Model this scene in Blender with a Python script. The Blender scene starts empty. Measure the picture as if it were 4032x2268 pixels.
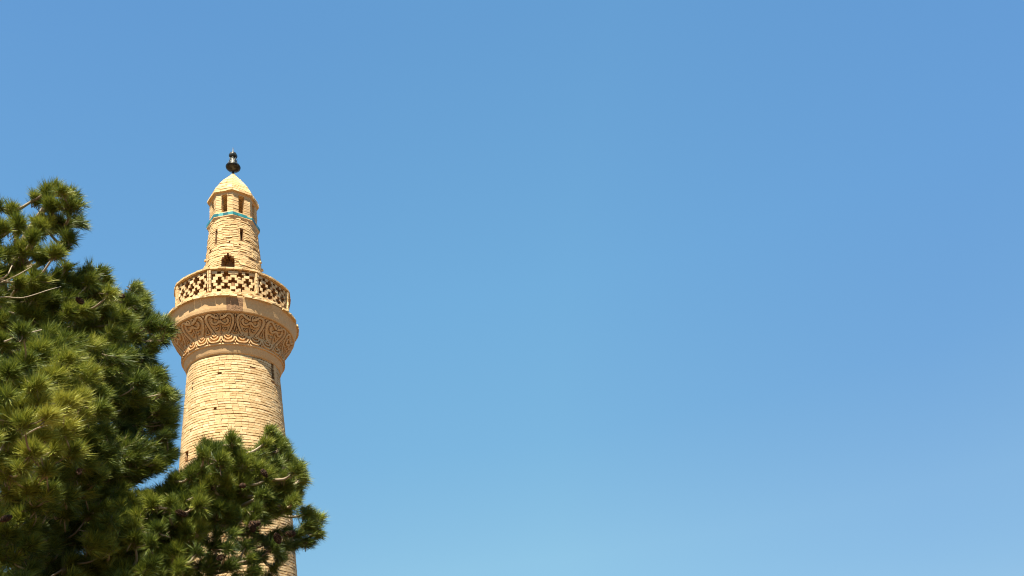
import bpy, math, random
import numpy as np
from mathutils import Vector, Matrix
random.seed(7); rng = np.random.default_rng(7)
S = bpy.context.scene
COL = S.collection
PI = math.pi
R_ = math.radians

# ------------------------------------------------------------------ camera
F, PX, PY = 3000.0, 2016.0, 1784.0          # focal length and principal point in pixels of the 4032-wide photo
XC = np.array([0.939078502, 0.0, 0.343702732])
YC = np.array([-0.319231828, -0.370576048, 0.872218111])
ZC = np.array([-0.127368, 0.928802128, 0.348])
EYE = np.array([0.0, 0.0, 1.6])
right = Vector((XC[0], YC[0], ZC[0])); up = Vector((XC[1], YC[1], ZC[1])); fwd = Vector((XC[2], YC[2], ZC[2]))
cd = bpy.data.cameras.new('camera'); cam = bpy.data.objects.new('camera', cd); COL.objects.link(cam)
m = Matrix((right, up, -fwd)).transposed().to_4x4(); m.translation = Vector(EYE); cam.matrix_world = m
cd.sensor_width = 36; cd.lens = 36 * F / 4032; cd.shift_y = (PY - 1134) / 4032
cd.clip_start = 0.05; cd.clip_end = 9000
S.camera = cam

# ------------------------------------------------------------------ light
SUN_EL, SUN_AZ = 62.5, -25.0                # azimuth measured from the tower's camera-facing side towards the left
sd = Vector((math.sin(R_(SUN_AZ)) * math.cos(R_(SUN_EL)), -math.cos(R_(SUN_AZ)) * math.cos(R_(SUN_EL)), math.sin(R_(SUN_EL))))
SKYMIX = 0.85
W = bpy.data.worlds.new('World'); S.world = W; W.use_nodes = True
nt = W.node_tree; bg = nt.nodes['Background']
sky = nt.nodes.new('ShaderNodeTexSky'); sky.sky_type = 'NISHITA'; sky.sun_disc = False
sky.sun_elevation = R_(SUN_EL); sky.sun_rotation = math.atan2(sd.x, sd.y)
sky.air_density = 1.0; sky.dust_density = 0.6; sky.ozone_density = 1.6; sky.altitude = 1500
EXPO = 1.4
def lin(c): return tuple(((x / 255) / 12.92 if x / 255 < 0.04045 else ((x / 255 + 0.055) / 1.055) ** 2.4) for x in c)
# desert-clear sky: measured elevation gradient blended with the Nishita sky
tcw = nt.nodes.new('ShaderNodeTexCoord'); sep = nt.nodes.new('ShaderNodeSeparateXYZ'); nt.links.new(tcw.outputs['Generated'], sep.inputs[0])
def wramp(src, stops):
    r = nt.nodes.new('ShaderNodeValToRGB')
    while len(r.color_ramp.elements) < len(stops): r.color_ramp.elements.new(0.5)
    for e, (p, c) in zip(r.color_ramp.elements, stops): e.position = p; e.color = (*c, 1)
    nt.links.new(src, r.inputs[0]); return r.outputs[0]
def wmix(a, b, fac, mode):
    n = nt.nodes.new('ShaderNodeMix'); n.data_type = 'RGBA'; n.blend_type = mode; n.inputs[0].default_value = fac
    nt.links.new(a, n.inputs[6]); nt.links.new(b, n.inputs[7]); return n.outputs[2]
zr = wramp(sep.outputs[2], [(0.0, lin((112, 166, 196))), (0.09, lin((125, 182, 208))), (0.21, lin((132, 188, 215))), (0.36, lin((118, 180, 218))), (0.534, lin((111, 175, 220))), (0.764, lin((98, 159, 212))), (1.0, lin((88, 148, 208)))])
mr = nt.nodes.new('ShaderNodeMapRange'); mr.inputs[1].default_value = -1; mr.inputs[2].default_value = 1; nt.links.new(sep.outputs[0], mr.inputs[0])
xr = wramp(mr.outputs[0], [(0.0, (.95, .94, 1)), (0.40, (.95, .94, 1)), (0.60, (1, 1, 1)), (0.70, (1, 1, 1)), (0.875, (.80, .81, .955)), (1.0, (.76, .76, .93))])
g1 = wmix(zr, xr, 1.0, 'MULTIPLY')
sc_ = nt.nodes.new('ShaderNodeVectorMath'); sc_.operation = 'SCALE'; sc_.inputs[3].default_value = 1 / (2 ** EXPO * 0.10); nt.links.new(g1, sc_.inputs[0])
nt.links.new(wmix(sky.outputs[0], sc_.outputs[0], SKYMIX, 'MIX'), bg.inputs[0]); bg.inputs[1].default_value = 0.10
sl = bpy.data.lights.new('sun', 'SUN'); sl.energy = 5.0; sl.angle = R_(0.5); sl.color = (1.0, 0.93, 0.80)
so = bpy.data.objects.new('sun', sl); COL.objects.link(so); so.rotation_euler = sd.to_track_quat('Z', 'Y').to_euler()
so.location = (0, 0, 60)
S.view_settings.view_transform = 'Standard'; S.view_settings.look = 'None'
S.view_settings.exposure = EXPO; S.view_settings.gamma = 1; S.view_settings.use_curve_mapping = False
S.render.engine = 'CYCLES'; S.cycles.pixel_filter_type = 'BLACKMAN_HARRIS'; S.cycles.filter_width = 1.1; S.cycles.max_bounces = 6; S.cycles.diffuse_bounces = 4

# ------------------------------------------------------------------ helpers
def ray(u, v):
    d = np.array([u - PX, PY - v, F]); w = np.array([XC @ d, YC @ d, ZC @ d]); return w / w[1]
def at(u, v, Y):
    return EYE + ray(u, v) * Y
M3 = np.array([XC, YC, ZC])
def proj(P):
    c = (np.atleast_2d(P) - EYE) @ M3
    return np.stack([PX + F * c[:, 0] / c[:, 2], PY - F * c[:, 1] / c[:, 2]], 1)

def tag(o, label=None, cat=None, group=None, kind=None):
    for k, v in (('label', label), ('category', cat), ('group', group), ('kind', kind)):
        if v: o[k] = v
    return o
def empty(name, loc=(0, 0, 0)):
    o = bpy.data.objects.new(name, None); COL.objects.link(o); o.location = loc; return o

class MB:
    """collects polygons, builds ONE mesh object"""
    def __init__(s): s.v = []; s.f = []; s.c = []; s.n = 0; s.m = []
    def add(s, verts, faces, tone=0.5, mi=None):
        s.m += list(mi) if mi is not None else [0] * len(faces)
        verts = np.asarray(verts, float).reshape(-1, 3)
        for f in faces: s.f.append([i + s.n for i in f])
        s.v.append(verts); s.n += len(verts)
        if np.isscalar(tone): tone = np.full(len(verts), tone)
        s.c.append(np.asarray(tone, float))
    def grid(s, P, closed=False, tone=0.5, flip=False):
        nr, nc = P.shape[:2]
        fs = []
        for r in range(nr - 1):
            for c in range(nc if closed else nc - 1):
                d = (c + 1) % nc
                q = [r * nc + c, r * nc + d, (r + 1) * nc + d, (r + 1) * nc + c]
                fs.append(q[::-1] if flip else q)
        s.add(P.reshape(-1, 3), fs, tone)
    def build(s, name, mat, parent=None, smooth=False, mat2=None):
        me = bpy.data.meshes.new(name)
        V = np.concatenate(s.v)
        me.from_pydata(V.tolist(), [], s.f)
        at_ = me.attributes.new('tone', 'FLOAT', 'POINT')
        at_.data.foreach_set('value', np.concatenate(s.c).astype(np.float32))
        me.materials.append(mat)
        if mat2: me.materials.append(mat2); me.polygons.foreach_set('material_index', np.array(s.m, np.int32))
        if smooth: me.polygons.foreach_set('use_smooth', np.ones(len(me.polygons), bool))
        me.update()
        o = bpy.data.objects.new(name, me); COL.objects.link(o)
        if parent is not None: o.parent = parent
        return o

# ------------------------------------------------------------------ materials
def new_mat(name):
    m = bpy.data.materials.new(name); m.use_nodes = True
    return m, m.node_tree, m.node_tree.nodes['Principled BSDF']
def noise(nt, scale, detail=4, rough=0.6, coord=None):
    n = nt.nodes.new('ShaderNodeTexNoise'); n.inputs['Scale'].default_value = scale
    n.inputs['Detail'].default_value = detail; n.inputs['Roughness'].default_value = rough
    if coord is None:
        coord = nt.nodes.get('tc') or nt.nodes.new('ShaderNodeTexCoord'); coord.name = 'tc'
    nt.links.new(coord.outputs['Object'], n.inputs['Vector']); return n
def ramp(nt, src, stops):
    r = nt.nodes.new('ShaderNodeValToRGB')
    while len(r.color_ramp.elements) < len(stops): r.color_ramp.elements.new(0.5)
    for e, (p, c) in zip(r.color_ramp.elements, stops): e.position = p; e.color = (*c, 1)
    nt.links.new(src, r.inputs[0]); return r
def mix(nt, a, b, fac, mode='MIX'):
    n = nt.nodes.new('ShaderNodeMix'); n.data_type = 'RGBA'; n.blend_type = mode
    for s, v in ((0, fac), (6, a), (7, b)):
        if hasattr(v, 'is_linked') or hasattr(v, 'links'): nt.links.new(v, n.inputs[s])
        elif s == 0: n.inputs[0].default_value = v
        else: n.inputs[s].default_value = (*v, 1)
    return n.outputs[2]
def math_(nt, op, a, b=0.0):
    n = nt.nodes.new('ShaderNodeMath'); n.operation = op
    for i, v in ((0, a), (1, b)):
        if isinstance(v, (int, float)): n.inputs[i].default_value = v
        else: nt.links.new(v, n.inputs[i])
    return n.outputs[0]
def bump(nt, bs, h, strength, dist):
    b = nt.nodes.new('ShaderNodeBump'); b.inputs['Strength'].default_value = strength; b.inputs['Distance'].default_value = dist
    nt.links.new(h, b.inputs['Height']); nt.links.new(b.outputs[0], bs.inputs['Normal'])

def stone_mat(name, lo, mid, hi, scale=2.2, bumpd=0.012, fine=28, stain=None, stain_amt=0.5, rough=0.92):
    m, nt, bs = new_mat(name)
    at_ = nt.nodes.new('ShaderNodeAttribute'); at_.attribute_name = 'tone'
    n1 = noise(nt, scale, 5, 0.65); n2 = noise(nt, fine, 4, 0.7)
    s = math_(nt, 'ADD', math_(nt, 'MULTIPLY', n1.outputs[0], 0.55), math_(nt, 'MULTIPLY', at_.outputs['Fac'], 0.45))
    r = ramp(nt, s, [(0.28, lo), (0.5, mid), (0.72, hi)])
    c = mix(nt, r.outputs[0], ramp(nt, n2.outputs[0], [(0.3, (0.72, 0.7, 0.68)), (0.65, (1, 1, 1))]).outputs[0], 0.6, 'MULTIPLY')
    if stain:
        n3 = noise(nt, 1.1, 6, 0.7)
        f = ramp(nt, n3.outputs[0], [(0.5, (0, 0, 0)), (0.68, (stain_amt,) * 3)])
        c = mix(nt, c, stain, f.outputs[0])
    nt.links.new(c, bs.inputs['Base Color']); bs.inputs['Roughness'].default_value = rough
    bs.inputs['Specular IOR Level'].default_value = 0.15
    bump(nt, bs, n2.outputs[0], 0.8, bumpd)
    return m
BRICK = stone_mat('buff_brick', (0.54, 0.35, 0.155), (0.68, 0.475, 0.235), (0.78, 0.59, 0.33), stain=(0.46, 0.28, 0.125), stain_amt=0.6)
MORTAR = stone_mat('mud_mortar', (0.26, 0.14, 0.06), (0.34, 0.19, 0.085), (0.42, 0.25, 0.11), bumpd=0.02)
PLASTER = stone_mat('ochre_plaster', (0.60, 0.36, 0.155), (0.70, 0.45, 0.215), (0.78, 0.54, 0.285), scale=1.6, bumpd=0.006, fine=14, stain=(0.62, 0.40, 0.20), stain_amt=0.6)
ROUGHPATCH = stone_mat('bare_masonry', (0.22, 0.12, 0.06), (0.36, 0.21, 0.11), (0.48, 0.30, 0.16), scale=4.5, bumpd=0.05, fine=9)
WOOD = stone_mat('weathered_timber', (0.20, 0.12, 0.06), (0.32, 0.20, 0.10), (0.40, 0.26, 0.14), scale=8)
def tile_mat():
    m, nt, bs = new_mat('turquoise_glaze')
    at_ = nt.nodes.new('ShaderNodeAttribute'); at_.attribute_name = 'tone'
    n = noise(nt, 9, 4)
    s = math_(nt, 'ADD', math_(nt, 'MULTIPLY', at_.outputs['Fac'], 0.7), math_(nt, 'MULTIPLY', n.outputs[0], 0.3))
    r = ramp(nt, s, [(0.15, (0.015, 0.10, 0.11)), (0.5, (0.035, 0.22, 0.22)), (0.9, (0.11, 0.36, 0.34))])
    nt.links.new(r.outputs[0], bs.inputs['Base Color']); bs.inputs['Roughness'].default_value = 0.28
    return m
TILE = tile_mat()
def metal_mat(name, lo, hi, rough, metallic):
    m, nt, bs = new_mat(name)
    n = noise(nt, 11, 5, 0.7); r = ramp(nt, n.outputs[0], [(0.42, lo), (0.58, hi)])
    nt.links.new(r.outputs[0], bs.inputs['Base Color']); bs.inputs['Roughness'].default_value = rough; bs.inputs['Metallic'].default_value = metallic
    return m
DARKMETAL = metal_mat('black_copper', (0.012, 0.013, 0.012), (0.06, 0.055, 0.035), 0.35, 0.6)
PALEMETAL = metal_mat('pale_patina', (0.03, 0.033, 0.028), (0.40, 0.39, 0.31), 0.45, 0.3)
def needle_mat():
    m, nt, bs = new_mat('pine_needles')
    at_ = nt.nodes.new('ShaderNodeAttribute'); at_.attribute_name = 'tone'
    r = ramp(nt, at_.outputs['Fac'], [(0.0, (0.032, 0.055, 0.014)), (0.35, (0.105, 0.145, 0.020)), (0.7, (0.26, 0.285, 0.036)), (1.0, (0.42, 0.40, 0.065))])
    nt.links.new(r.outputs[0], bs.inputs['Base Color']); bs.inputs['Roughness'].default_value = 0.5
    bs.inputs['Specular IOR Level'].default_value = 0.35
    tr = nt.nodes.new('ShaderNodeBsdfTranslucent'); nt.links.new(r.outputs[0], tr.inputs[0])
    mx = nt.nodes.new('ShaderNodeMixShader'); mx.inputs[0].default_value = 0.16
    out = nt.nodes['Material Output']
    nt.links.new(bs.outputs[0], mx.inputs[1]); nt.links.new(tr.outputs[0], mx.inputs[2]); nt.links.new(mx.outputs[0], out.inputs[0])
    return m
NEEDLE = needle_mat()
BARK = stone_mat('pine_bark', (0.16, 0.11, 0.07), (0.30, 0.23, 0.15), (0.44, 0.36, 0.25), scale=9, bumpd=0.01, fine=40)
CONE = stone_mat('cone_scales', (0.03, 0.018, 0.012), (0.06, 0.034, 0.02), (0.11, 0.06, 0.032), scale=30, bumpd=0.004, fine=60)
GROUND = stone_mat('dry_earth', (0.09, 0.057, 0.028), (0.12, 0.077, 0.039), (0.155, 0.10, 0.052), scale=0.15, bumpd=0.03, fine=3)

# ------------------------------------------------------------------ ground
g = MB(); n = 60; xs = np.sinh(np.linspace(-1, 1, n) * 6) / math.sinh(6) * 4000
X, Y = np.meshgrid(xs, xs); P = np.stack([X, Y + 15, 0 * X], 2); g.grid(P)
tag(g.build('ground', GROUND), kind='structure')

# ------------------------------------------------------------------ minaret
TX, TY = 0.115, 28.0
minaret = empty('minaret', (TX, TY, 0)); minaret.rotation_euler = (0, -0.0044, 0)   # the old tower leans a hair
tag(minaret, 'tall round buff brick minaret with lattice balcony, carved plaster collar and domed lantern', 'minaret')
# azimuth a: degrees, 0 faces the camera, positive to the right; coordinates local to the tower axis
def pol(r, a, z):
    a = np.radians(a); return np.stack(np.broadcast_arrays(r * np.sin(a), -r * np.cos(a), z), -1)

def interp(tab):
    zs = [p[0] for p in tab]; rs = [p[1] for p in tab]
    return lambda z: np.interp(z, zs, rs)
Rshaft = interp([(0, 2.45), (8.83, 2.04), (12.64, 1.87), (15.73, 1.70), (16.6, 1.66)])
Rupper = interp([(18.2, 1.21), (19.4, 1.17), (20.24, 1.127), (22.09, 0.995), (22.76, 0.945)])

def brick(mb, a0, a1, z0, z1, Rf, depth, jit, tone, bulge=0.0, Ra=lambda a: 1.0):
    """one curved brick: outer face gets corner jitter; irregular hand-laid edges"""
    na = 3
    A = np.linspace(a0, a1, na)
    j = lambda s: rng.normal(0, s)
    o = j(jit); V = []
    for k, (z, top) in enumerate(((z0, 0), (z1, 1))):
        for i, a in enumerate(A):
            rr = Rf(z) + o + j(jit * 0.5) + (bulge if i == 1 else 0)
            V.append(pol(rr * Ra(a), a + j(0.10), z + j(0.004)))
    for z in (z0, z1):
        for a in A: V.append(pol((Rf(z) - depth) * Ra(a), a, z))
    f = []
    for i in range(na - 1):
        f += [(i, i + 1, na + i + 1, na + i)]                                  # outer
        f += [(2 * na + i, 2 * na + i + 1, i + 1, i)]                          # bottom
        f += [(na + i, na + i + 1, 3 * na + i + 1, 3 * na + i)]                # top
    f += [(0, na, 3 * na, 2 * na), (na - 1, 3 * na - 1, 4 * na - 1, 2 * na - 1)]
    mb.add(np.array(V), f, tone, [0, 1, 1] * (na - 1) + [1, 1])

def in_hole(a0, a1, z0, z1, holes):
    for (h0, h1, y0, y1) in holes:
        if a1 > h0 and a0 < h1 and z1 > y0 + 0.01 and z0 < y1 - 0.01: return (h0, h1)
    return None

def brick_skin(mb, Rf, z0, z1, ch, bl, holes, gap_h=0.022, gap_v=0.008, depth=0.05, jit=0.006, skip=0.004, wave=0.0, tonevar=0.18, mortared=0.12):
    nc = int(round((z1 - z0) / ch)); ch = (z1 - z0) / nc
    for c in range(nc):
        za = z0 + c * ch; zb = za + ch - gap_h * rng.uniform(0.6, 1.35)
        R = float(Rf(za)); per = 2 * PI * R; nb = int(round(per / bl)); st = 360 / nb; off = rng.uniform(0, st)
        rowtone = 0.5 + rng.normal(0, 0.05); ph = rng.uniform(0, 6.28)
        a = off - 180
        for b in range(nb):
            w = st; a0 = a + np.degrees(gap_v / R) * 0.5 * rng.uniform(0.3, 1.5); a1 = a + w - np.degrees(gap_v / R) * 0.5; a += w
            am = (a0 + a1) / 2
            dz = wave * (math.sin(am * 0.09 + ph + c * 0.35) + 0.6 * math.sin(am * 0.23 + c * 0.8))
            h = in_hole(a0, a1, za, zb, holes)
            pieces = [(a0, a1)]
            if h:
                pieces = []
                if h[0] - a0 > 0.8: pieces.append((a0, h[0]))
                if a1 - h[1] > 0.8: pieces.append((h[1], a1))
            elif rng.random() < skip: continue
            zt = zb + (gap_h * 0.9 if rng.random() < mortared else 0)
            for p0, p1 in pieces:
                brick(mb, p0, p1, za + dz + (rng.normal(0, 0.003)), zt + dz, Rf, depth, jit, float(np.clip(rowtone + rng.normal(0, tonevar), 0, 1)))

def core(mb, Rf, z0, z1, holes, inset, rec, nz=40, na=90, tone=0.3):
    zs = sorted(set(np.round(np.concatenate([np.linspace(z0, z1, nz), [h[2] for h in holes], [h[3] for h in holes]]), 4)))
    As = sorted(set(np.round(np.concatenate([np.linspace(-180, 180, na + 1), [h[0] for h in holes], [h[1] for h in holes]]), 4)))
    zs = [z for z in zs if z0 <= z <= z1]
    V = {}; verts = []; fs = []
    def vid(i, j, d):
        k = (i, j, d)
        if k not in V: V[k] = len(verts); verts.append(pol(float(Rf(zs[i])) - d, As[j], zs[i]))
        return V[k]
    def hole(i, j):
        zc = (zs[i] + zs[i + 1]) / 2; ac = (As[j] + As[j + 1]) / 2
        return any(h[0] < ac < h[1] and h[2] < zc < h[3] for h in holes)
    H = [[hole(i, j) for j in range(len(As) - 1)] for i in range(len(zs) - 1)]
    for i in range(len(zs) - 1):
        for j in range(len(As) - 1):
            d = rec if H[i][j] else inset
            fs.append((vid(i, j, d), vid(i, j + 1, d), vid(i + 1, j + 1, d), vid(i + 1, j, d)))
            if H[i][j]:
                e = -0.0 + inset * 0.2
                for (di, dj, q) in ((-1, 0, ((i, j), (i, j + 1))), (1, 0, ((i + 1, j + 1), (i + 1, j))), (0, -1, ((i + 1, j), (i, j))), (0, 1, ((i, j + 1), (i + 1, j + 1)))):
                    ii, jj = i + di, j + dj
                    if 0 <= ii < len(zs) - 1 and 0 <= jj < len(As) - 1 and not H[ii][jj]:
                        (p, r_), (s_, t_) = q
                        fs.append((vid(p, r_, rec), vid(s_, t_, rec), vid(s_, t_, e), vid(p, r_, e)))
    mb.add(np.array(verts), fs, tone)

# --- lower shaft -----------------------------------------------------------
H_shaft = [(-19.6, -14.6, 15.16, 15.25), (-22.8, -19.6, 13.76, 13.83), (-57.5, -53.8, 15.06, 15.17), (-57, -54.5, 14.9, 14.97),
           (50.8, 55.8, 15.40, 16.03), (-54, -52, 13.14, 13.2), (-60.5, -54.5, 12.1, 12.42), (-12, -9.5, 11.2, 11.3)]
mb = MB(); core(mb, Rshaft, 0, 16.6, H_shaft, 0.028, 0.30, nz=50)
joints = mb.build('mortar_core', MORTAR)
mb = MB(); brick_skin(mb, Rshaft, 0.0, 16.2, 0.1015, 0.225, H_shaft, gap_h=0.025, jit=0.003, wave=0.007, tonevar=0.19, skip=0.0012, mortared=0.05)
shaft = mb.build('shaft', BRICK, minaret); joints.parent = shaft
# narrow timber board standing beside the slot under the collar
mb = MB()
P = np.array([[pol(Rshaft(z) + 0.015, a, z) for a in (56.0, 59.0, 62.0)] for z in (15.2, 15.6, 16.1)]); mb.grid(P)
for a in (56.0, 62.0):
    mb.grid(np.array([[pol(Rshaft(z) + d, a, z) for d in (0.015, -0.05)] for z in (15.2, 16.1)]), flip=a == 56.0)
mb.grid(np.array([[pol(Rshaft(15.2) + d, a, 15.2) for a in (56.0, 62.0)] for d in (0.015, -0.05)]))
mb.build('plaster_strip', PLASTER, minaret)

# --- plaster collar, carved band, balcony soffit ----------------------------
def lathe(mb, prof, na=180, tone=0.5, wob=0.0, a0=-180, a1=180):
    A = np.linspace(a0, a1, na, endpoint=(a1 - a0) < 360)
    P = np.array([[pol(r + wob * (math.sin(a * 0.11 + z * 3) + math.sin(a * 0.37 + z * 7) * 0.6), a, z) for a in A] for (r, z) in prof])
    mb.grid(P, closed=(a1 - a0) >= 360, tone=tone)
mb = MB()
lathe(mb, [(1.60, 16.035), (1.69, 16.03), (1.725, 16.05), (1.745, 16.10), (1.775, 16.20), (1.80, 16.29), (1.805, 16.33), (1.845, 16.335), (1.855, 16.355), (1.85, 16.385), (1.84, 16.40), (1.80, 16.42)], wob=0.004)
mb.build('plaster_collar', PLASTER, minaret, smooth=False)

# carved stucco: a height field in (azimuth, height) built from distances to drawn curves
motif = [  # (points (deg, z), half width m) for the right half; mirrored for the left
    ([(0.9, 17.25), (1.3, 17.36), (2.8, 17.415), (4.2, 17.38), (3.7, 17.31), (2.6, 17.33)], .017),
    ([(1.6, 17.27), (3.6, 17.30), (5.4, 17.33), (7.2, 17.395), (9.4, 17.415), (11.8, 17.37), (13.0, 17.25), (12.4, 17.10), (10.8, 16.97), (9.0, 16.86), (7.4, 16.77)], .036),
    ([(0.5, 17.19), (2.6, 17.13), (5.0, 17.10), (7.0, 17.13), (8.2, 17.20), (7.4, 17.26)], .034),
    ([(2.6, 16.98), (4.2, 16.93), (5.6, 16.97)], .018),
    ([(0.0, 17.20), (0.0, 17.0), (0.0, 16.78)], .012),
    ([(15.0, 17.13), (14.2, 16.98), (13.2, 16.83), (15.0, 16.82)], .013),
    ([(15.0, 17.41), (15.0, 17.37)], .02),
    ([(0.7, 16.64), (1.6, 16.53), (3.6, 16.455), (7.5, 16.425), (11.4, 16.455), (13.4, 16.53), (14.3, 16.64)], .028),
    ([(3.6, 16.66), (4.6, 16.60), (7.5, 16.55), (10.4, 16.60), (11.4, 16.66)], .024),
    ([(5.4, 16.72), (7.5, 16.68), (9.6, 16.72), (7.5, 16.755)], .022),
    ([(0.0, 16.48), (0.0, 16.43)], .024),
    ([(15.0, 16.48), (15.0, 16.43)], .024),
]
prof_t = interp([(16.39, 1.84), (16.75, 1.835), (16.86, 1.855), (17.0, 1.935), (17.15, 2.035), (17.3, 2.125), (17.42, 2.18), (17.47, 2.20)])
NA, NZ = 110, 112
sa = np.linspace(0, 15, NA // 2 + 1); zz = np.linspace(16.39, 17.47, NZ)
SA, ZZ = np.meshgrid(sa, zz); RR = prof_t(ZZ)
best = np.full(SA.shape, 9.0)
def smooth_pts(p, n=8):
    p = np.array(p, float); out = []
    if len(p) < 3: return p
    q = np.vstack([2 * p[0] - p[1], p, 2 * p[-1] - p[-2]])
    for i in range(1, len(q) - 2):
        for t in np.linspace(0, 1, n, endpoint=False):
            out.append(0.5 * ((2 * q[i]) + (-q[i - 1] + q[i + 1]) * t + (2 * q[i - 1] - 5 * q[i] + 4 * q[i + 1] - q[i + 2]) * t * t + (-q[i - 1] + 3 * q[i] - 3 * q[i + 1] + q[i + 2]) * t ** 3))
    out.append(p[-1]); return np.array(out)
slope = 1.25
for pts, hw in motif:
    pts = smooth_pts(pts, 6)
    for (p, q) in zip(pts[:-1], pts[1:]):
        mr = 1.95 * PI / 180
        px, py = (SA - p[0]) * mr, (ZZ - p[1]) * slope; dx, dy = (q[0] - p[0]) * mr, (q[1] - p[1]) * slope
        t = np.clip((px * dx + py * dy) / (dx * dx + dy * dy + 1e-9), 0, 1)
        d = np.hypot(px - t * dx, py - t * dy) - hw * 1.1
        best = np.minimum(best, d)
hgt = np.where(best < 0, 0.055, 0.0)
hgt = hgt + np.where((best > 0.001) & (best < 0.017), -0.08, 0)

hgt[:3] = 0; hgt[-3:] = 0
full = np.concatenate([hgt[:, ::-1][:, :-1], hgt], 1)[:, :-1]          # -15..15
ang = np.concatenate([-sa[::-1][:-1], sa])[:-1]
allA = np.concatenate([ang + c for c in np.arange(-14 - 180, 166, 30)]); allH = np.tile(full, (1, 12))
allH = allH + 0.006 * np.sin(allA * 0.3)[None, :] * np.sin(zz * 9)[:, None] + rng.normal(0, 0.0015, allH.shape)
# normal direction of the profile
dr = np.gradient(prof_t(zz), zz); nr, nz_ = 1 / np.hypot(1, dr), -dr / np.hypot(1, dr)
rad = prof_t(zz)[:, None] + allH * nr[:, None]; zq = zz[:, None] + allH * nz_[:, None]
P = pol(rad, allA[None, :] + 0 * rad, zq)
mb = MB(); mb.grid(P, closed=True)
mb.build('carved_band', PLASTER, minaret)

mb = MB()
lathe(mb, [(2.13, 17.50), (2.20, 17.462), (2.258, 17.468), (2.284, 17.50), (2.308, 17.60), (2.326, 17.72), (2.35, 17.85), (2.38, 17.96), (2.395, 18.02), (2.2, 18.03)], wob=0.004)
soffit = mb.build('balcony_soffit', PLASTER, minaret)
mb = MB()
lathe(mb, [(2.292, 17.488), (2.316, 17.60), (2.336, 17.72), (2.36, 17.85), (2.392, 17.985)], na=14, a0=-6.6, a1=7.2)
for a, fl in ((-6.6, True), (7.2, False)):
    mb.grid(np.array([[pol(r - d, a, z) for d in (0, 0.03)] for r, z in [(2.292, 17.488), (2.316, 17.60), (2.336, 17.72), (2.36, 17.85), (2.392, 17.985)]]), flip=fl)
mb.grid(np.array([[pol(2.292 - d, a, 17.488) for a in (-6.6, 0, 7.2)] for d in (0.03, 0)]))
mb.build('bare_patch', ROUGHPATCH, soffit)
# brick edge courses of the balcony
mb = MB()
for k, (za, zb, R) in enumerate([(18.015, 18.085, 2.475), (18.10, 18.165, 2.41), (18.18, 18.25, 2.33), (18.26, 18.325, 2.27)]):
    nb = 58; off = rng.uniform(0, 6)
    for b in range(nb):
        a0 = -180 + off + b * 360 / nb; a1 = a0 + 360 / nb - 0.22
        am = (a0 + a1) / 2
        if k == 0 and (any(abs(am - q) < 3.0 for q in (5.5, 33.5, 72, -100)) or rng.random() < 0.03): continue
        if k == 1 and abs(am - 6) < 2.2: continue
        brick(mb, a0, a1, za + rng.normal(0, .004), zb, lambda z: R + rng.normal(0, .008), 0.3, 0.008, float(np.clip(rng.normal(0.6, .15), 0, 1)))
lathe(mb, [(2.2, 18.2), (2.385, 18.07), (2.385, 18.03)], tone=.3)
mb.build('edge_bricks', BRICK, minaret)
mb = MB(); lathe(mb, [(0.5, 18.34), (2.24, 18.34)], na=90); mb.build('balcony_floor', MORTAR, minaret)

# --- lattice parapet --------------------------------------------------------
par = MB(); RP = 2.165; TH = 0.36
def facet(a):
    q = ((a + 23.4) % 45.0) - 22.5
    return 0.62 + 0.38 * math.cos(R_(22.5)) / math.cos(R_(q))
def pbrick(a0, a1, z0, z1, R=RP, th=TH, jit=0.008):
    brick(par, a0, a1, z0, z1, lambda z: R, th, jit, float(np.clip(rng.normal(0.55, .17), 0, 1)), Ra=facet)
    # inner face
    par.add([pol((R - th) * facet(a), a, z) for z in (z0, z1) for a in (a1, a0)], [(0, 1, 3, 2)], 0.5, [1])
for zc, R in ((18.335, RP + 0.02),):
    nb = 56
    for b in range(nb): pbrick(b * 360 / nb + (3 if zc > 18.4 else 0), (b + 1) * 360 / nb - .25 + (3 if zc > 18.4 else 0), zc, zc + 0.068, R)
rowh = 0.131; z0 = 18.412; nrow = 7; bay = 45.0; post0 = -23.4
ppb = 3; per = (bay - 4.2) / ppb
for r in range(nrow):
    za = z0 + r * rowh; zb = za + rowh - 0.012
    for k in range(8):
        s = post0 + k * bay + 2.1
        gaps = []
        for j in range(ppb + 1):
            A, B = s + (j - 0.0) * per, s + (j + 0.5) * per        # phase 0 / phase half
            if r % 4 == 1: gaps.append((A - 3.9, A + 3.9))
            elif r % 4 == 3: gaps.append((B - 3.9, B + 3.9))
            else: gaps += [(A - 1.85, A + 1.85), (B - 1.85, B + 1.85)]
        if r in (0, nrow - 1): gaps = [q for q in gaps if rng.random() < (0.5 if r == 0 else 0.75)]
        cur = s; end = s + ppb * per
        for (g0, g1) in sorted(gaps):
            g0c, g1c = g0 + rng.normal(0, .25), g1 + rng.normal(0, .25)
            if g0c - cur > 0.5 and cur < end: pbrick(cur, min(g0c, end), za + rng.normal(0, .005), zb + rng.normal(0, .006))
            cur = max(cur, g1c)
        if end - cur > 0.5: pbrick(cur, end, za, zb)
ztop = z0 + nrow * rowh
for b in range(60): pbrick(b * 6, b * 6 + 5.8, ztop + rng.normal(0, .003), ztop + 0.05, RP - 0.05, TH - .05)
parapet = par.build('lattice_parapet', BRICK, minaret, mat2=MORTAR)   # mud-mortar colour on beds and ends paints in the holes' shade
par = MB()
for b in range(48): pbrick(b * 7.5, b * 7.5 + 7.3, ztop + 0.055 + rng.normal(0, .004), ztop + 0.125 + rng.normal(0, .004), RP + 0.085, TH + 0.09, 0.007)
cop = par.build('coping', BRICK, parapet)
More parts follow.
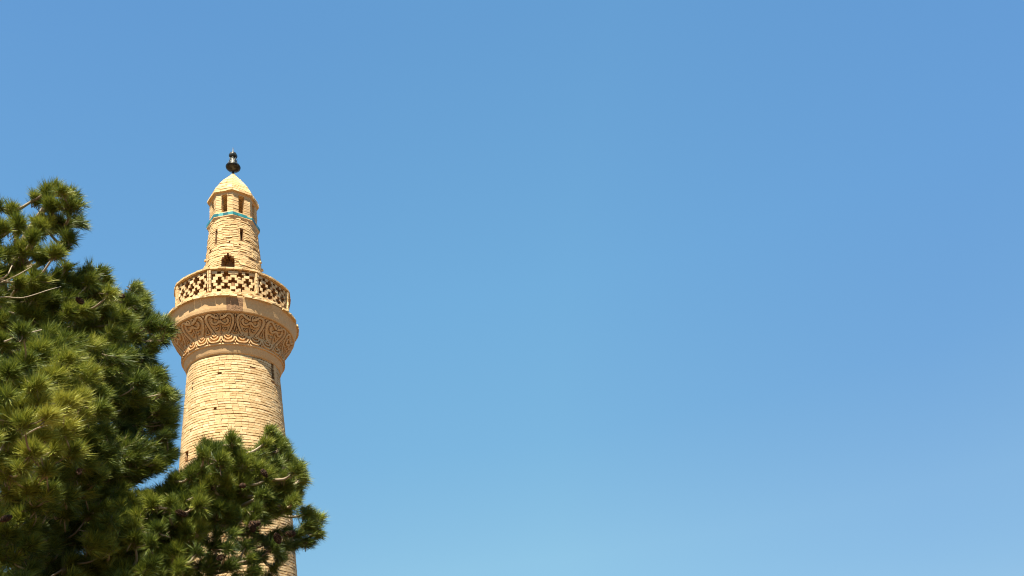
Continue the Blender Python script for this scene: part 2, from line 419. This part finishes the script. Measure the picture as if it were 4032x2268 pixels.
for k in range(8):
    par = MB(); a = post0 + k * bay
    for r in range(6):
        za = 18.41 + r * (ztop - 18.41) / 6; zb = 18.41 + (r + 1) * (ztop - 18.41) / 6 - 0.008
        pbrick(a - 1.6, a - 0.2, za, zb, RP + 0.075, TH); pbrick(a + 0.2, a + 1.6, za + .01, zb, RP + 0.06, TH)
    par.build('post', BRICK, parapet)

# --- upper shaft ------------------------------------------------------------
H_up = [(14.0, 21.6, 21.60, 22.14), (-43.6, -37.4, 21.45, 22.14), (-10.2, -7.0, 21.38, 21.47), (10.8, 14.2, 21.33, 21.40),
        (-24.5, 1.6, 18.5, 20.56), (-23.2, 0.2, 20.56, 20.64), (-19.4, -4.6, 20.64, 20.745), (-13.6, -9.8, 20.745, 20.86), (-58, -54, 21.2, 21.28), (-65, -61.5, 21.83, 21.9), (150, 156, 21.6, 22.1)]
mb = MB(); core(mb, Rupper, 18.3, 22.78, H_up, 0.024, 0.36, nz=40, na=72)
jc = mb.build('mortar_core', MORTAR)
mb = MB(); brick_skin(mb, Rupper, 18.34, 22.72, 0.088, 0.27, H_up, gap_h=0.026, jit=0.008, wave=0.010, skip=0.006, mortared=0.22, tonevar=0.12)
for (a, z) in ((-72, 20.55), (-80, 20.38), (80, 20.75), (84, 20.45), (76, 20.0), (-76, 20.95), (70, 21.0)):      # projecting putlog bricks
    brick(mb, a - 3, a + 3, z, z + 0.07, lambda q: Rupper(q) + 0.07, 0.15, 0.004, 0.6)
upper = mb.build('upper_shaft', BRICK, minaret); jc.parent = upper

# --- lantern (octagonal) ----------------------------------------------------
OCT0 = -1.5                                   # azimuth of the front vertex
def octv(R, k): return pol(R, OCT0 + 45 * k, 0)[:2]
def oct_prism(mb, Rz, tone=0.5, cap_top=False, cap_bot=False):
    P = np.array([[np.append(octv(R, k), z) for k in range(8)] for (R, z) in Rz]); mb.grid(P, closed=True, tone=tone)
    for cap, (R, z), fl in ((cap_bot, Rz[0], True), (cap_top, Rz[-1], False)):
        if cap:
            V = [np.append(octv(R, k), z) for k in range(8)]; mb.add(V, [tuple(range(8))[::-1] if fl else tuple(range(8))], tone)
def edge_box(mb, R, k, s0, s1, z0, z1, depth, jit=0.004, tone=0.5, out=0.0, slope=0.0):
    """box along octagon edge k; s in metres from vertex k towards k+1"""
    p, q = octv(R, k), octv(R, k + 1); L = np.linalg.norm(q - p); e = (q - p) / L; n_ = np.array([e[1], -e[0]])
    if np.dot(n_, p + q) < 0: n_ = -n_
    V = []
    o = rng.normal(0, jit)
    for z, sh in ((z0, 0), (z1, slope)):
        for s_, d in ((s0, out + o), (s1, out + o), (s1, -depth), (s0, -depth)):
            V.append(np.append(p + e * (s_ + rng.normal(0, jit * .4)) + n_ * (d - (sh if d > -depth else 0) + rng.normal(0, jit * .4)), z + rng.normal(0, jit * .5)))
    mb.add(V, [(0, 1, 5, 4), (1, 2, 6, 5), (2, 3, 7, 6), (3, 0, 4, 7), (4, 5, 6, 7), (3, 2, 1, 0)], tone)
    return L
lantern = empty('lantern'); lantern.parent = minaret
RL = 0.935; EL = 2 * RL * math.sin(PI / 8)
# underside and ledge below the tile band
mb = MB(); oct_prism(mb, [(0.93, 22.575), (0.97, 22.61), (1.035, 22.762)]); mb.build('ledge', PLASTER, lantern)
mb = MB()
for k in range(8):
    L = 2 * 1.045 * math.sin(PI / 8); 
    for j in range(3): edge_box(mb, 1.045, k, j * L / 3 + .003, (j + 1) * L / 3 - .003, 22.757, 22.79, 0.12, 0.003, rng.uniform(.5, .9))
oct_prism(mb, [(1.02, 22.76), (1.02, 22.93)], tone=.4)
mb.build('ledge_bricks', BRICK, lantern)
mb = MB()
for k in range(8):
    L = 2 * 1.052 * math.sin(PI / 8); nt_ = 4
    for j in range(nt_):
        if k == 0 and j == 3: edge_box(mb, 1.052, k, j * L / nt_ + .002, (j + 1) * L / nt_, 22.81, 22.875, 0.1, 0.002, rng.uniform(.5, .9)); continue
        edge_box(mb, 1.052, k, j * L / nt_ + .002, (j + 1) * L / nt_ - .002, 22.795, 22.93, 0.10, 0.003, rng.uniform(-.1, 1.0))
mb.build('tile_band', TILE, lantern)
mb = MB()
for k in range(8):
    L = 2 * 1.03 * math.sin(PI / 8)
    for j in range(3):
        if k == 0 and j == 2: continue
        edge_box(mb, 1.03, k, j * L / 3 + .004, (j + 1) * L / 3 - .004, 22.93, 22.975, 0.25, 0.004, rng.uniform(.5, .9))
    for j in range(3): edge_box(mb, RL + .01, k, j * EL / 3 + .004, (j + 1) * EL / 3 - .004, 22.98, 23.04, 0.25, 0.004, rng.uniform(.4, .8))
oct_prism(mb, [(RL - .02, 22.9), (RL - .02, 23.03)], cap_top=True, tone=.4)
mb.build('window_sill', BRICK, lantern)
leg = 0.235
for k in range(8):
    mb = MB(); ncs = 11; h = (23.93 - 23.04) / ncs
    for c in range(ncs):
        z0_ = 23.04 + c * h; z1_ = z0_ + h - 0.018
        edge_box(mb, RL, k, 0.002, leg, z0_, z1_, 0.20, 0.005, float(np.clip(rng.normal(.55, .15), 0, 1)))
        edge_box(mb, RL, (k - 1) % 8, EL - leg, EL - 0.002, z0_ + .004, z1_ + .003, 0.20, 0.005, float(np.clip(rng.normal(.55, .15), 0, 1)))
    edge_box(mb, RL - .018, k, 0.0, leg - .015, 23.03, 23.93, 0.15, 0, .3); edge_box(mb, RL - .018, (k - 1) % 8, EL - leg, EL - .03, 23.03, 23.93, 0.15, 0, .3)
    mb.build('pillar', BRICK, lantern)
mb = MB(); oct_prism(mb, [(RL - .24, 23.925), (RL - .004, 23.925), (RL, 24.03), (0.985, 24.045)], tone=.5)
oct_prism(mb, [(RL - .24, 23.925), (RL - .24, 24.05)], tone=.4, cap_top=True)
mb.build('lintel', PLASTER, lantern)

# --- roof -------------------------------------------------------------------
roof_R = interp([(24.05, 1.015), (24.19, 1.0), (24.40, 0.885), (24.70, 0.715), (25.0, 0.53), (25.25, 0.35), (25.43, 0.205), (25.56, 0.105), (25.66, 0.05)])
mb = MB(); zc = 24.045; i = 0
while zc < 25.60:
    h = 0.125 if i == 0 else 0.105
    R0 = float(roof_R(zc)); R1 = float(roof_R(zc + h)); L = 2 * R0 * math.sin(PI / 8); nb = max(1, int(round(L / 0.26)))
    for k in range(8):
        for j in range(nb):
            edge_box(mb, R0, k, j * L / nb + .003, (j + 1) * L / nb - .003, zc, zc + h - (0.032 if R0 > .2 else 0.01), min(.25, R0 * .8), 0.007 if R0 > .3 else 0.003, float(np.clip(rng.normal(.55, .2), 0, 1)), out=0.018, slope=(R0 - R1) * .5)
    zc += h; i += 1
zs_ = np.linspace(24.06, 25.66, 14)
roof = mb.build('roof', BRICK, minaret)
mb = MB(); oct_prism(mb, [(float(roof_R(z)) - 0.04 if z < 25.4 else float(roof_R(z)) * .8, z) for z in zs_], cap_top=True, tone=.5)
mb.build('mortar_core', MORTAR, roof)

# --- finial -----------------------------------------------------------------
fin = empty('finial', (0, 0, 25.62)); fin.parent = minaret
def lathe0(prof, name, mat, parent, na=28, lobes=0, amp=0.0, smooth=True):
    mb = MB(); A = np.linspace(0, 2 * PI, na, endpoint=False)
    P = np.array([[((r * (1 + amp * math.cos(lobes * a))) * math.cos(a), (r * (1 + amp * math.cos(lobes * a))) * math.sin(a), z) for a in A] for (r, z) in prof])
    mb.grid(P, closed=True); return mb.build(name, mat, parent, smooth=smooth)
lathe0([(0.062, -0.03), (0.058, 0.06), (0.045, 0.12), (0.048, 0.30)], 'stem', DARKMETAL, fin)
lathe0([(0.05, 0.23), (0.09, 0.26), (0.17, 0.305), (0.25, 0.355), (0.296, 0.41), (0.308, 0.46), (0.285, 0.51), (0.22, 0.54), (0.15, 0.565), (0.0, 0.57)], 'bowl', DARKMETAL, fin, na=40)
# crown of leaves, pale with dark openings between
mb = MB()
for ring, (zb, zt, r0, r1, nl, off) in enumerate([(0.54, 0.69, 0.18, 0.155, 9, 0), (0.66, 0.81, 0.145, 0.125, 8, 20), (0.79, 0.92, 0.13, 0.12, 7, 5)]):
    for l in range(nl):
        ac = math.radians(off + l * 360 / nl); da = PI / nl * 0.62
        pts = []
        for t, wv, bl in ((0, .75, 0), (.35, 1.0, .018), (.7, .7, .03), (1.0, .06, .055)):
            for s_ in (-1, 0, 1):
                a = ac + s_ * da * wv; r = r0 + (r1 - r0) * t + bl + (0.012 if s_ == 0 else 0)
                pts.append((r * math.cos(a), r * math.sin(a), zb + (zt - zb) * t))
        mb.grid(np.array(pts).reshape(4, 3, 3))
mb.build('leaf_crown', PALEMETAL, fin, smooth=True)
lathe0([(0.19, 0.54), (0.165, 0.67), (0.135, 0.82), (0.10, 0.98)], 'inner_cone', DARKMETAL, fin)
lathe0([(0.08, 0.92), (0.13, 0.95), (0.158, 1.0), (0.170, 1.07), (0.162, 1.135), (0.135, 1.19), (0.09, 1.225), (0.05, 1.24), (0.04, 1.27), (0.0, 1.275)], 'ball', DARKMETAL, fin, na=32, lobes=8, amp=0.06)
lathe0([(0.055, 1.235), (0.07, 1.25), (0.055, 1.275), (0.02, 1.285)], 'cap', PALEMETAL, fin)
lathe0([(0.030, 1.27), (0.032, 1.32), (0.016, 1.37), (0.014, 1.50), (0.001, 1.56)], 'spike', DARKMETAL, fin, na=10)

# ------------------------------------------------------------------ pines
def tube(mb, pts, r0, r1, ns=7, tone=0.5):
    pts = np.array(pts, float); n = len(pts)
    t = np.gradient(pts, axis=0); t /= np.linalg.norm(t, axis=1)[:, None] + 1e-9
    ref = np.array([0.31, 0.17, 0.93]) if abs(t[0][2]) < .9 else np.array([1, 0.1, 0])
    u = np.cross(t, ref); u /= np.linalg.norm(u, axis=1)[:, None]; w = np.cross(t, u)
    rr = np.linspace(r0, r1, n) if np.isscalar(r1) else r1
    A = np.linspace(0, 2 * PI, ns, endpoint=False)
    P = pts[:, None, :] + rr[:, None, None] * (np.cos(A)[None, :, None] * u[:, None, :] + np.sin(A)[None, :, None] * w[:, None, :])
    mb.grid(P, closed=True, tone=tone)

def needles(base, axis, nlen, width, n, tone, spread=(0.22, 0.85), length=0.16):
    """n needles along one shoot, as arrays of kite quads"""
    axis = axis / np.linalg.norm(axis)
    a = np.cross(axis, rng.normal(size=3)); a /= np.linalg.norm(a); b = np.cross(axis, a)
    s = rng.random(n) ** 0.7; th = rng.random(n) * 2 * PI
    ang = spread[0] + (spread[1] - spread[0]) * rng.random(n) * (1.15 - 0.55 * s)
    d = np.cos(ang)[:, None] * axis + np.sin(ang)[:, None] * (np.cos(th)[:, None] * a + np.sin(th)[:, None] * b)
    d[:, 2] -= 0.06
    L = nlen * rng.uniform(0.55, 1.2, n)
    p0 = base + axis * (s * length)[:, None]
    side = np.cross(d, rng.normal(size=(n, 3))); side /= np.linalg.norm(side, axis=1)[:, None]
    bend = axis * 0.10 * L[:, None]
    mid = p0 + d * (L * 0.5)[:, None] + bend * .2; tip = p0 + d * L[:, None] + bend
    w = width * rng.uniform(.7, 1.25, n)[:, None]
    V = np.stack([p0, mid + side * w, tip, mid - side * w], 1)
    T = np.clip(tone + rng.normal(0, .16, n), 0, 1)
    return V.reshape(-1, 3), np.repeat(T, 4)

def build_crown(name, parent, VV, TT):
    V = np.concatenate(VV).astype(np.float32); T = np.concatenate(TT).astype(np.float32); nq = len(V) // 4
    me = bpy.data.meshes.new(name); me.vertices.add(len(V)); me.vertices.foreach_set('co', V.ravel())
    me.loops.add(nq * 4); me.loops.foreach_set('vertex_index', np.arange(nq * 4, dtype=np.int32))
    me.polygons.add(nq); me.polygons.foreach_set('loop_start', np.arange(0, nq * 4, 4, dtype=np.int32)); me.polygons.foreach_set('loop_total', np.full(nq, 4, np.int32))
    a = me.attributes.new('tone', 'FLOAT', 'POINT'); a.data.foreach_set('value', T)
    me.materials.append(NEEDLE); me.update(); me.validate()
    o = bpy.data.objects.new(name, me); COL.objects.link(o); o.parent = parent
    return o

def make_cone():
    mb = MB(); n = 0
    for r in range(9):
        t = r / 8; z = -0.045 + 0.09 * t; R = 0.023 * math.sin(PI * (0.16 + 0.80 * t)) ** 0.8
        ns = 8 if 1 <= r <= 7 else 5
        for k in range(ns):
            a = 2 * PI * (k + 0.5 * (r % 2)) / ns; da = PI / ns * 0.95
            c = lambda rr, aa, zz_: (rr * math.cos(aa), rr * math.sin(aa), zz_)
            V = [c(R * .35, a - da * .6, z - .004), c(R * .35, a + da * .6, z - .004), c(R + .006, a + da * .8, z + .006), c(R + .012, a, z + .010), c(R + .006, a - da * .8, z + .006), c(R * .6, a, z + .016)]
            mb.add(V, [(0, 1, 2, 3, 4), (4, 3, 5), (3, 2, 5), (0, 4, 5), (2, 1, 5)], random.random())
    return mb
cone_me = None

def poly_info(poly, u, v):
    p = np.array(poly, float); q = np.roll(p, -1, 0); d = q - p; w = np.array([u, v]) - p
    t = np.clip((w * d).sum(1) / (d * d).sum(1), 0, 1); dist = np.hypot(*(w - t[:, None] * d).T).min()
    c = ((p[:, 1] > v) != (q[:, 1] > v)); x = p[:, 0] + (v - p[:, 1]) * d[:, 0] / np.where(d[:, 1] == 0, 1e-9, d[:, 1])
    return (np.sum(c & (u < x)) % 2 == 1), dist
def fill_poly(poly, Yf, tonef, seed, rmax=78, k=0.62, tries=6000):
    g_ = np.random.default_rng(seed); p = np.array(poly); lo, hi = p.min(0), p.max(0); out = []
    for _ in range(tries):
        u, v = lo + g_.random(2) * (hi - lo); ok, dist = poly_info(poly, u, v)
        if not ok or dist < 24: continue
        r = min(rmax * g_.uniform(.75, 1.1), dist * 1.0)
        if any(math.hypot(u - o[0], v - o[1]) < k * (r + o[2]) * .75 for o in out): continue
        out.append((u, v, r, Yf(u, v) + g_.normal(0, .22), float(np.clip(tonef(u, v) + g_.normal(0, .06), .05, 1))))
    return out

def pine(label, base, trunk_pts, blobs, seed, cones, extra):
    """blobs: (centre xyz, radius m, tone)"""
    global cone_me, rng
    rng = np.random.default_rng(seed)
    root = empty('pine_tree', base); tag(root, label, 'pine tree', 'pine trees in front of the minaret')
    B = np.array(base, float)
    wood = MB(); tp = smooth_pts([np.array(p) - B for p in trunk_pts], 6)
    tube(wood, tp, 0.17, 0.03, ns=12)
    nodes = [(p, None) for p in tp[len(tp) // 4:]]
    pos = [p for p, _ in nodes]; cost = [0.0] * len(pos)
    cen = [np.array(b[0]) - B for b in blobs]
    dt = [min(np.linalg.norm(c - p) for p in tp) for c in cen]
    VV, TT = [], []
    for i in np.argsort(dt):
        c, r, tone = cen[i], blobs[i][1], blobs[i][2]
        P = np.array(pos); D = np.linalg.norm(P - c, axis=1)
        sc = D + 0.45 * np.array(cost) + 0.8 * np.maximum(0, P[:, 2] - c[2] + 0.05 * D) 
        j = int(np.argmin(sc)); p = P[j]
        midp = (p + c) / 2 + rng.normal(0, .05, 3) * D[j] + np.array([0, 0, -0.10 * D[j]])
        path = smooth_pts([p, midp, c], 5)
        lv = cost[j]
        r0 = float(np.clip(0.026 - 0.009 * lv, 0.007, 0.026)) * min(1.5, .7 + D[j])
        tube(wood, path, r0, max(.006, r0 * .55), ns=6, tone=float(np.clip(rng.normal(.6, .15), 0, 1)))
        for q in path[2:]: pos.append(q); cost.append(lv + float(D[j]))
        # outward direction of the bough: away from its parent node, bent upward
        out = c - p; out /= np.linalg.norm(out) + 1e-6
        nl = 0.110
        glob = c - tp[int(np.argmin(np.linalg.norm(tp - c, axis=1)))]; glob[2] *= .5; glob = glob / (np.linalg.norm(glob) + .15)
        ns = int(np.clip(66 * (r / 0.27) ** 1.7, 10, 130))
        reach = max(0.05, r - nl * 0.75)
        an = rng.uniform(.7, 1.3, 3); gold = PI * (3 - math.sqrt(5))
        for q in range(ns):
            zz_ = 1 - 2 * (q + .5) / ns; rr_ = math.sqrt(1 - zz_ * zz_); th = gold * q + seed
            d = np.array([rr_ * math.cos(th), rr_ * math.sin(th), zz_]) + rng.normal(0, .22, 3)
            d[2] += 0.28; d += out * 0.35; d /= np.linalg.norm(d)
            d *= an; d += rng.normal(0, .12, 3)
            rad = reach * (rng.uniform(.7, 1.1) if rng.random() < .62 else rng.uniform(.2, .8)) * (1.3 if rng.random() < .08 else 1)
            tipp = c + d * rad
            sl_ = min(0.20, 0.08 + rad * 0.6) * rng.uniform(.7, 1.25)
            ax = d * .55 + glob * .65 + np.array([0, 0, .30]) + rng.normal(0, .30, 3); ax /= np.linalg.norm(ax)
            sb = tipp - ax * sl_
            if rng.random() < .7: tube(wood, [c, (c + sb) / 2 + rng.normal(0, .01, 3), sb, tipp], 0.006, 0.003, ns=4, tone=.45)
            tn = tone + rng.normal(0, .10)
            V, T = needles(sb, ax, nl * rng.uniform(.65, 1.2), 0.0021, 66, tn, length=sl_)
            VV.append(V); TT.append(T)
    for px, r in (extra or []):
        tube(wood, smooth_pts([at(*q) - B for q in px], 6), r, r * .4, ns=6, tone=.85)
    wood.build('trunk', BARK, root, smooth=True)
    build_crown('crown', root, VV, TT)
    for p, nrm in cones:
        if cone_me is None:
            o = make_cone().build('pine_cone', CONE, root); cone_me = o.data
        else:
            o = bpy.data.objects.new('pine_cone', cone_me); COL.objects.link(o); o.parent = root
        o.location = np.array(p) - B; o.rotation_euler = (rng.uniform(0, 6), rng.uniform(0, 6), rng.uniform(0, 6)); s_ = nrm; o.scale = (s_, s_, s_)
    return root

def blobs_from(lst, PXM=1.0):
    out = []
    for (u, v, r, Y, tone) in lst:
        c = at(u, v, Y); dep = float(((c - EYE) @ M3)[2]); out.append((c, r * dep / F, tone))
    return out
def filler(n, lo, hi, blobs_px, keep_out, seed, r=(0.2, 0.34), tone=(0.25, 0.5), shrink=.55):
    """more boughs inside the crown volume, kept within the crown's own outline"""
    g_ = np.random.default_rng(seed); out = []
    bp = np.array([(b[0], b[1], b[2]) for b in blobs_px]); tries = 0
    while len(out) < n and tries < 20000:
        tries += 1
        p = lo + g_.random(3) * (hi - lo); u, v = proj(p)[0]
        inside_frame = -60 < u < 4032 and v < 2320
        if inside_frame:
            d = np.hypot(bp[:, 0] - u, bp[:, 1] - v) / bp[:, 2]
            if d.min() > shrink: continue
            if any(math.hypot(u - a, v - b) < c for a, b, c in keep_out): continue
        elif u > 1100: continue
        out.append((p, g_.uniform(*r), g_.uniform(*tone)))
    return out

# left pine: (u, v, radius px, distance, tone)
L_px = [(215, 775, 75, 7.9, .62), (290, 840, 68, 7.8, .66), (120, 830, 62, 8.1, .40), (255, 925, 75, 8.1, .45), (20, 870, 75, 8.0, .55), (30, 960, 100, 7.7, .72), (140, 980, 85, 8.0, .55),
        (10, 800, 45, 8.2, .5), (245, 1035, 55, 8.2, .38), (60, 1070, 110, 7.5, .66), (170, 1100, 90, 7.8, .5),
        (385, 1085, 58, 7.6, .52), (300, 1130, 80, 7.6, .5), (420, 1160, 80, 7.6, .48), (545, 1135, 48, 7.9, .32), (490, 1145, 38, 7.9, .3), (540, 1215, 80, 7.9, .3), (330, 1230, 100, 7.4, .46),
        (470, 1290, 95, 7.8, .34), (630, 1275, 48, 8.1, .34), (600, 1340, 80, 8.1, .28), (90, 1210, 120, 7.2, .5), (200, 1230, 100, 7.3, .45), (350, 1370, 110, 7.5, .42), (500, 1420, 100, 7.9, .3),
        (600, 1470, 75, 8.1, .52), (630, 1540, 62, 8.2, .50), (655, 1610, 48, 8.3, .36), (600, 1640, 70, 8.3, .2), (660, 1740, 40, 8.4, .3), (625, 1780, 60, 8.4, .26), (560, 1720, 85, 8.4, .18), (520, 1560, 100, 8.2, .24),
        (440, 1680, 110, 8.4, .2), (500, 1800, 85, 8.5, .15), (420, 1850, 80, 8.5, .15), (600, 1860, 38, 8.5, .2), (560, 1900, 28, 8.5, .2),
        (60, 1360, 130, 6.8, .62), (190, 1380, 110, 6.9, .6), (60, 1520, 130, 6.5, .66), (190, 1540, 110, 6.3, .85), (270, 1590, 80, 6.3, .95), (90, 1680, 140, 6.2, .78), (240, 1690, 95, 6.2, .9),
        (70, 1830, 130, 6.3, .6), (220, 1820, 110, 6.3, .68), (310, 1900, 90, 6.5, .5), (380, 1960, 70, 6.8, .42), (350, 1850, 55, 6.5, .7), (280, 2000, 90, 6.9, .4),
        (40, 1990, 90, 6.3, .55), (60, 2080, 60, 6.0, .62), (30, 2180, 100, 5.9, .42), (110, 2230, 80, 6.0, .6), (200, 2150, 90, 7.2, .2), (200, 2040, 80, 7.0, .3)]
R_px = [(830, 1745, 42, 8.6, .36), (905, 1735, 45, 8.6, .32), (870, 1800, 80, 8.5, .42), (1055, 1740, 58, 8.5, .46), (1095, 1790, 62, 8.6, .5), (785, 1795, 45, 8.5, .34), (960, 1800, 60, 8.5, .44), (840, 1860, 80, 8.3, .4), (950, 1880, 85, 8.2, .5),
        (1060, 1870, 90, 8.2, .56), (1140, 1870, 60, 8.4, .56), (1155, 1930, 55, 8.5, .5), (1120, 1980, 60, 8.4, .46), (740, 1890, 62, 8.3, .5), (780, 1960, 90, 8.1, .5), (890, 1970, 95, 7.9, .48), (1010, 1980, 90, 8.0, .5), (1060, 2040, 62, 8.3, .36),
        (1215, 2035, 48, 8.8, .52), (1235, 2085, 48, 8.8, .42), (1195, 2110, 52, 8.8, .2), (1140, 2095, 38, 8.7, .2),
        (680, 1940, 68, 8.2, .56), (620, 2000, 62, 8.1, .55), (700, 2040, 100, 7.9, .5), (560, 2050, 75, 7.8, .5), (470, 2080, 80, 7.6, .46), (800, 2070, 90, 7.8, .42), (920, 2070, 60, 8.0, .34),
        (380, 2130, 90, 7.4, .34), (520, 2160, 100, 7.5, .44), (640, 2160, 90, 7.6, .4), (740, 2150, 70, 7.8, .36), (330, 2230, 90, 7.2, .68), (450, 2240, 90, 7.3, .6), (600, 2260, 90, 7.5, .38), (720, 2260, 62, 7.8, .45),
        (540, 1960, 35, 8.0, .45), (480, 1990, 45, 7.8, .45),
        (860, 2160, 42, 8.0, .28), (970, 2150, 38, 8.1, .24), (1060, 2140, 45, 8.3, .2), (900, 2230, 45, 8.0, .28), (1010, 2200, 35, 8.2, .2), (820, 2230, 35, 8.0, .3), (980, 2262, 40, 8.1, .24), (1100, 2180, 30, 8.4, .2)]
L_poly = [(-90, 800), (30, 775), (85, 790), (110, 745), (200, 712), (300, 740), (345, 800), (345, 940), (285, 990), (290, 1060), (340, 1045), (400, 1040), (445, 1080), (455, 1140), (490, 1140), (530, 1105), (582, 1100),
          (600, 1170), (595, 1225), (650, 1235), (688, 1290), (680, 1350), (630, 1385), (610, 1410), (640, 1455), (695, 1555), (705, 1630), (690, 1690), (705, 1740), (695, 1800), (650, 1850), (615, 1885), (570, 1885), (530, 1915), (490, 1960), (460, 2020), (420, 2420), (-90, 2420)]
R_poly = [(400, 2060), (460, 1960), (540, 1925), (610, 1925), (675, 1870), (735, 1850), (765, 1820), (778, 1765), (822, 1712), (855, 1745), (885, 1735), (905, 1672), (938, 1690), (950, 1740), (985, 1775), (1015, 1740), (1035, 1690), (1062, 1668), (1105, 1705), (1135, 1725),
          (1155, 1790), (1195, 1808), (1215, 1865), (1208, 1935), (1180, 1990), (1140, 2040), (1080, 2045), (1040, 2085), (960, 2080), (900, 2100), (840, 2095), (790, 2125), (760, 2190), (740, 2420), (380, 2420)]
def toneL(u, v):  # needle tone, with the sunlit bough and shaded pockets of the crown painted in
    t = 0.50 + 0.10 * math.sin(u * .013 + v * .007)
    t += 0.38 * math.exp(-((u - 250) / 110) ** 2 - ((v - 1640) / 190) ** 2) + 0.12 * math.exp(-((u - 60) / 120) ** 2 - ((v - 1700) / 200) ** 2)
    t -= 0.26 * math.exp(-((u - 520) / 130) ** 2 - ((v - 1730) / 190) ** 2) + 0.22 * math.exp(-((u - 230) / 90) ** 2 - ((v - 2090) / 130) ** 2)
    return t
def YL(u, v):
    Y = 7.9 - 0.5 * max(0.0, (450 - u) / 500)
    b = max(0.0, 1 - math.hypot((u - 130) / 300, (v - 1680) / 420)); Y -= 1.9 * b ** 0.5 if b > 0 else 0
    if v > 1900 and u < 160: Y = min(Y, 6.6)
    return Y
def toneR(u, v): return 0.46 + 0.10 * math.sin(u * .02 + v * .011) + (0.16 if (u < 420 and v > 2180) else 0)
def YR(u, v): return 7.7 + max(-0.4, (u - 600) / 600) * 0.8
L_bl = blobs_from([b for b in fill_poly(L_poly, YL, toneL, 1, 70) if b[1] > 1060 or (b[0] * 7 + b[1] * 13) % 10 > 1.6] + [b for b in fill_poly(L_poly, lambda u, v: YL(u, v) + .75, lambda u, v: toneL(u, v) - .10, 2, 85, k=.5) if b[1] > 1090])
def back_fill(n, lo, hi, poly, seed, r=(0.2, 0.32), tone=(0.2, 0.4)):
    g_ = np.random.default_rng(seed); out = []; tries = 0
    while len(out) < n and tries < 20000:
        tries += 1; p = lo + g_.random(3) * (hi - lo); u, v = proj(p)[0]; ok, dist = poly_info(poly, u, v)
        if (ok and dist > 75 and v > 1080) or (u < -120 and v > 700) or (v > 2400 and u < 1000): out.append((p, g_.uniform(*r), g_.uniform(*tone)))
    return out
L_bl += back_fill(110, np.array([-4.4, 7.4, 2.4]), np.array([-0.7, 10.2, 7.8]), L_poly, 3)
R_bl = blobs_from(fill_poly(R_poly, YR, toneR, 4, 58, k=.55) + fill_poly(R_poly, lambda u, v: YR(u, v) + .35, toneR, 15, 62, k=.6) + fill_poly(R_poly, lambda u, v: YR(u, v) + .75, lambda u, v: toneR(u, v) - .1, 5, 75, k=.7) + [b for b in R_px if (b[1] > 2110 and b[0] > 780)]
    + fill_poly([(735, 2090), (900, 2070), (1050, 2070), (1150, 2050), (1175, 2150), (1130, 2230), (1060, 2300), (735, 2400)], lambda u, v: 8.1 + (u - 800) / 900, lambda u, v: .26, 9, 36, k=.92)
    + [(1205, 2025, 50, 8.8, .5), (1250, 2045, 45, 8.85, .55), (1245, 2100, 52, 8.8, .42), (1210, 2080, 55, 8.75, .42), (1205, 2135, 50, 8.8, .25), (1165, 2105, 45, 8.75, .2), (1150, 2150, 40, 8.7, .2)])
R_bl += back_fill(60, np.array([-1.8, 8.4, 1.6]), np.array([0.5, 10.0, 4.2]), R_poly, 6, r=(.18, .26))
def cones_at(lst): return [(at(u, v, Y), s) for (u, v, Y, s) in lst]
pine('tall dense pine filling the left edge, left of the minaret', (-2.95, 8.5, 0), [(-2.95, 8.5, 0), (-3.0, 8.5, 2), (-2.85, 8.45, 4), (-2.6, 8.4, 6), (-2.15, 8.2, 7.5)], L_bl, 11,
     cones_at([(172, 852, 7.8, .9), (315, 1185, 7.25, 1.0), (480, 1165, 7.6, .9), (592, 1290, 7.85, .9), (500, 1620, 7.9, 1.), (645, 1605, 8.1, 1.), (312, 1855, 6.3, .7), (22, 2042, 6.0, .8)]), [([(-200, 1150, 7.6), (-40, 1125, 7.1), (50, 1092, 7.0), (125, 1050, 7.05)], .008), ([(-200, 1190, 7.5), (0, 1170, 6.95), (90, 1172, 6.9), (190, 1142, 7.0), (240, 1128, 7.4)], .006), ([(20, 1345, 6.6), (90, 1318, 6.35), (165, 1298, 6.4)], .010), ([(60, 1740, 6.2), (140, 1690, 5.75), (185, 1675, 5.8)], .009), ([(-60, 1120, 7.2), (20, 1090, 6.95), (48, 1045, 7.0)], .010)])
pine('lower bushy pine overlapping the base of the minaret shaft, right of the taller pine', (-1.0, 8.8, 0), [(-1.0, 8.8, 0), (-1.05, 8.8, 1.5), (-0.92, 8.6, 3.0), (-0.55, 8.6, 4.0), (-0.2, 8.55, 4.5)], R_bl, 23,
     cones_at([(1040, 1862, 7.9, 1.0), (955, 1912, 7.8, .9), (838, 1918, 7.95, 1), (716, 2022, 7.6, 1.1), (1092, 2118, 8.0, 1.25), (1144, 2102, 8.3, 1.25), (995, 2070, 7.85, 1.3), (1010, 2062, 7.85, 1), (870, 2195, 7.8, 1)]), None)
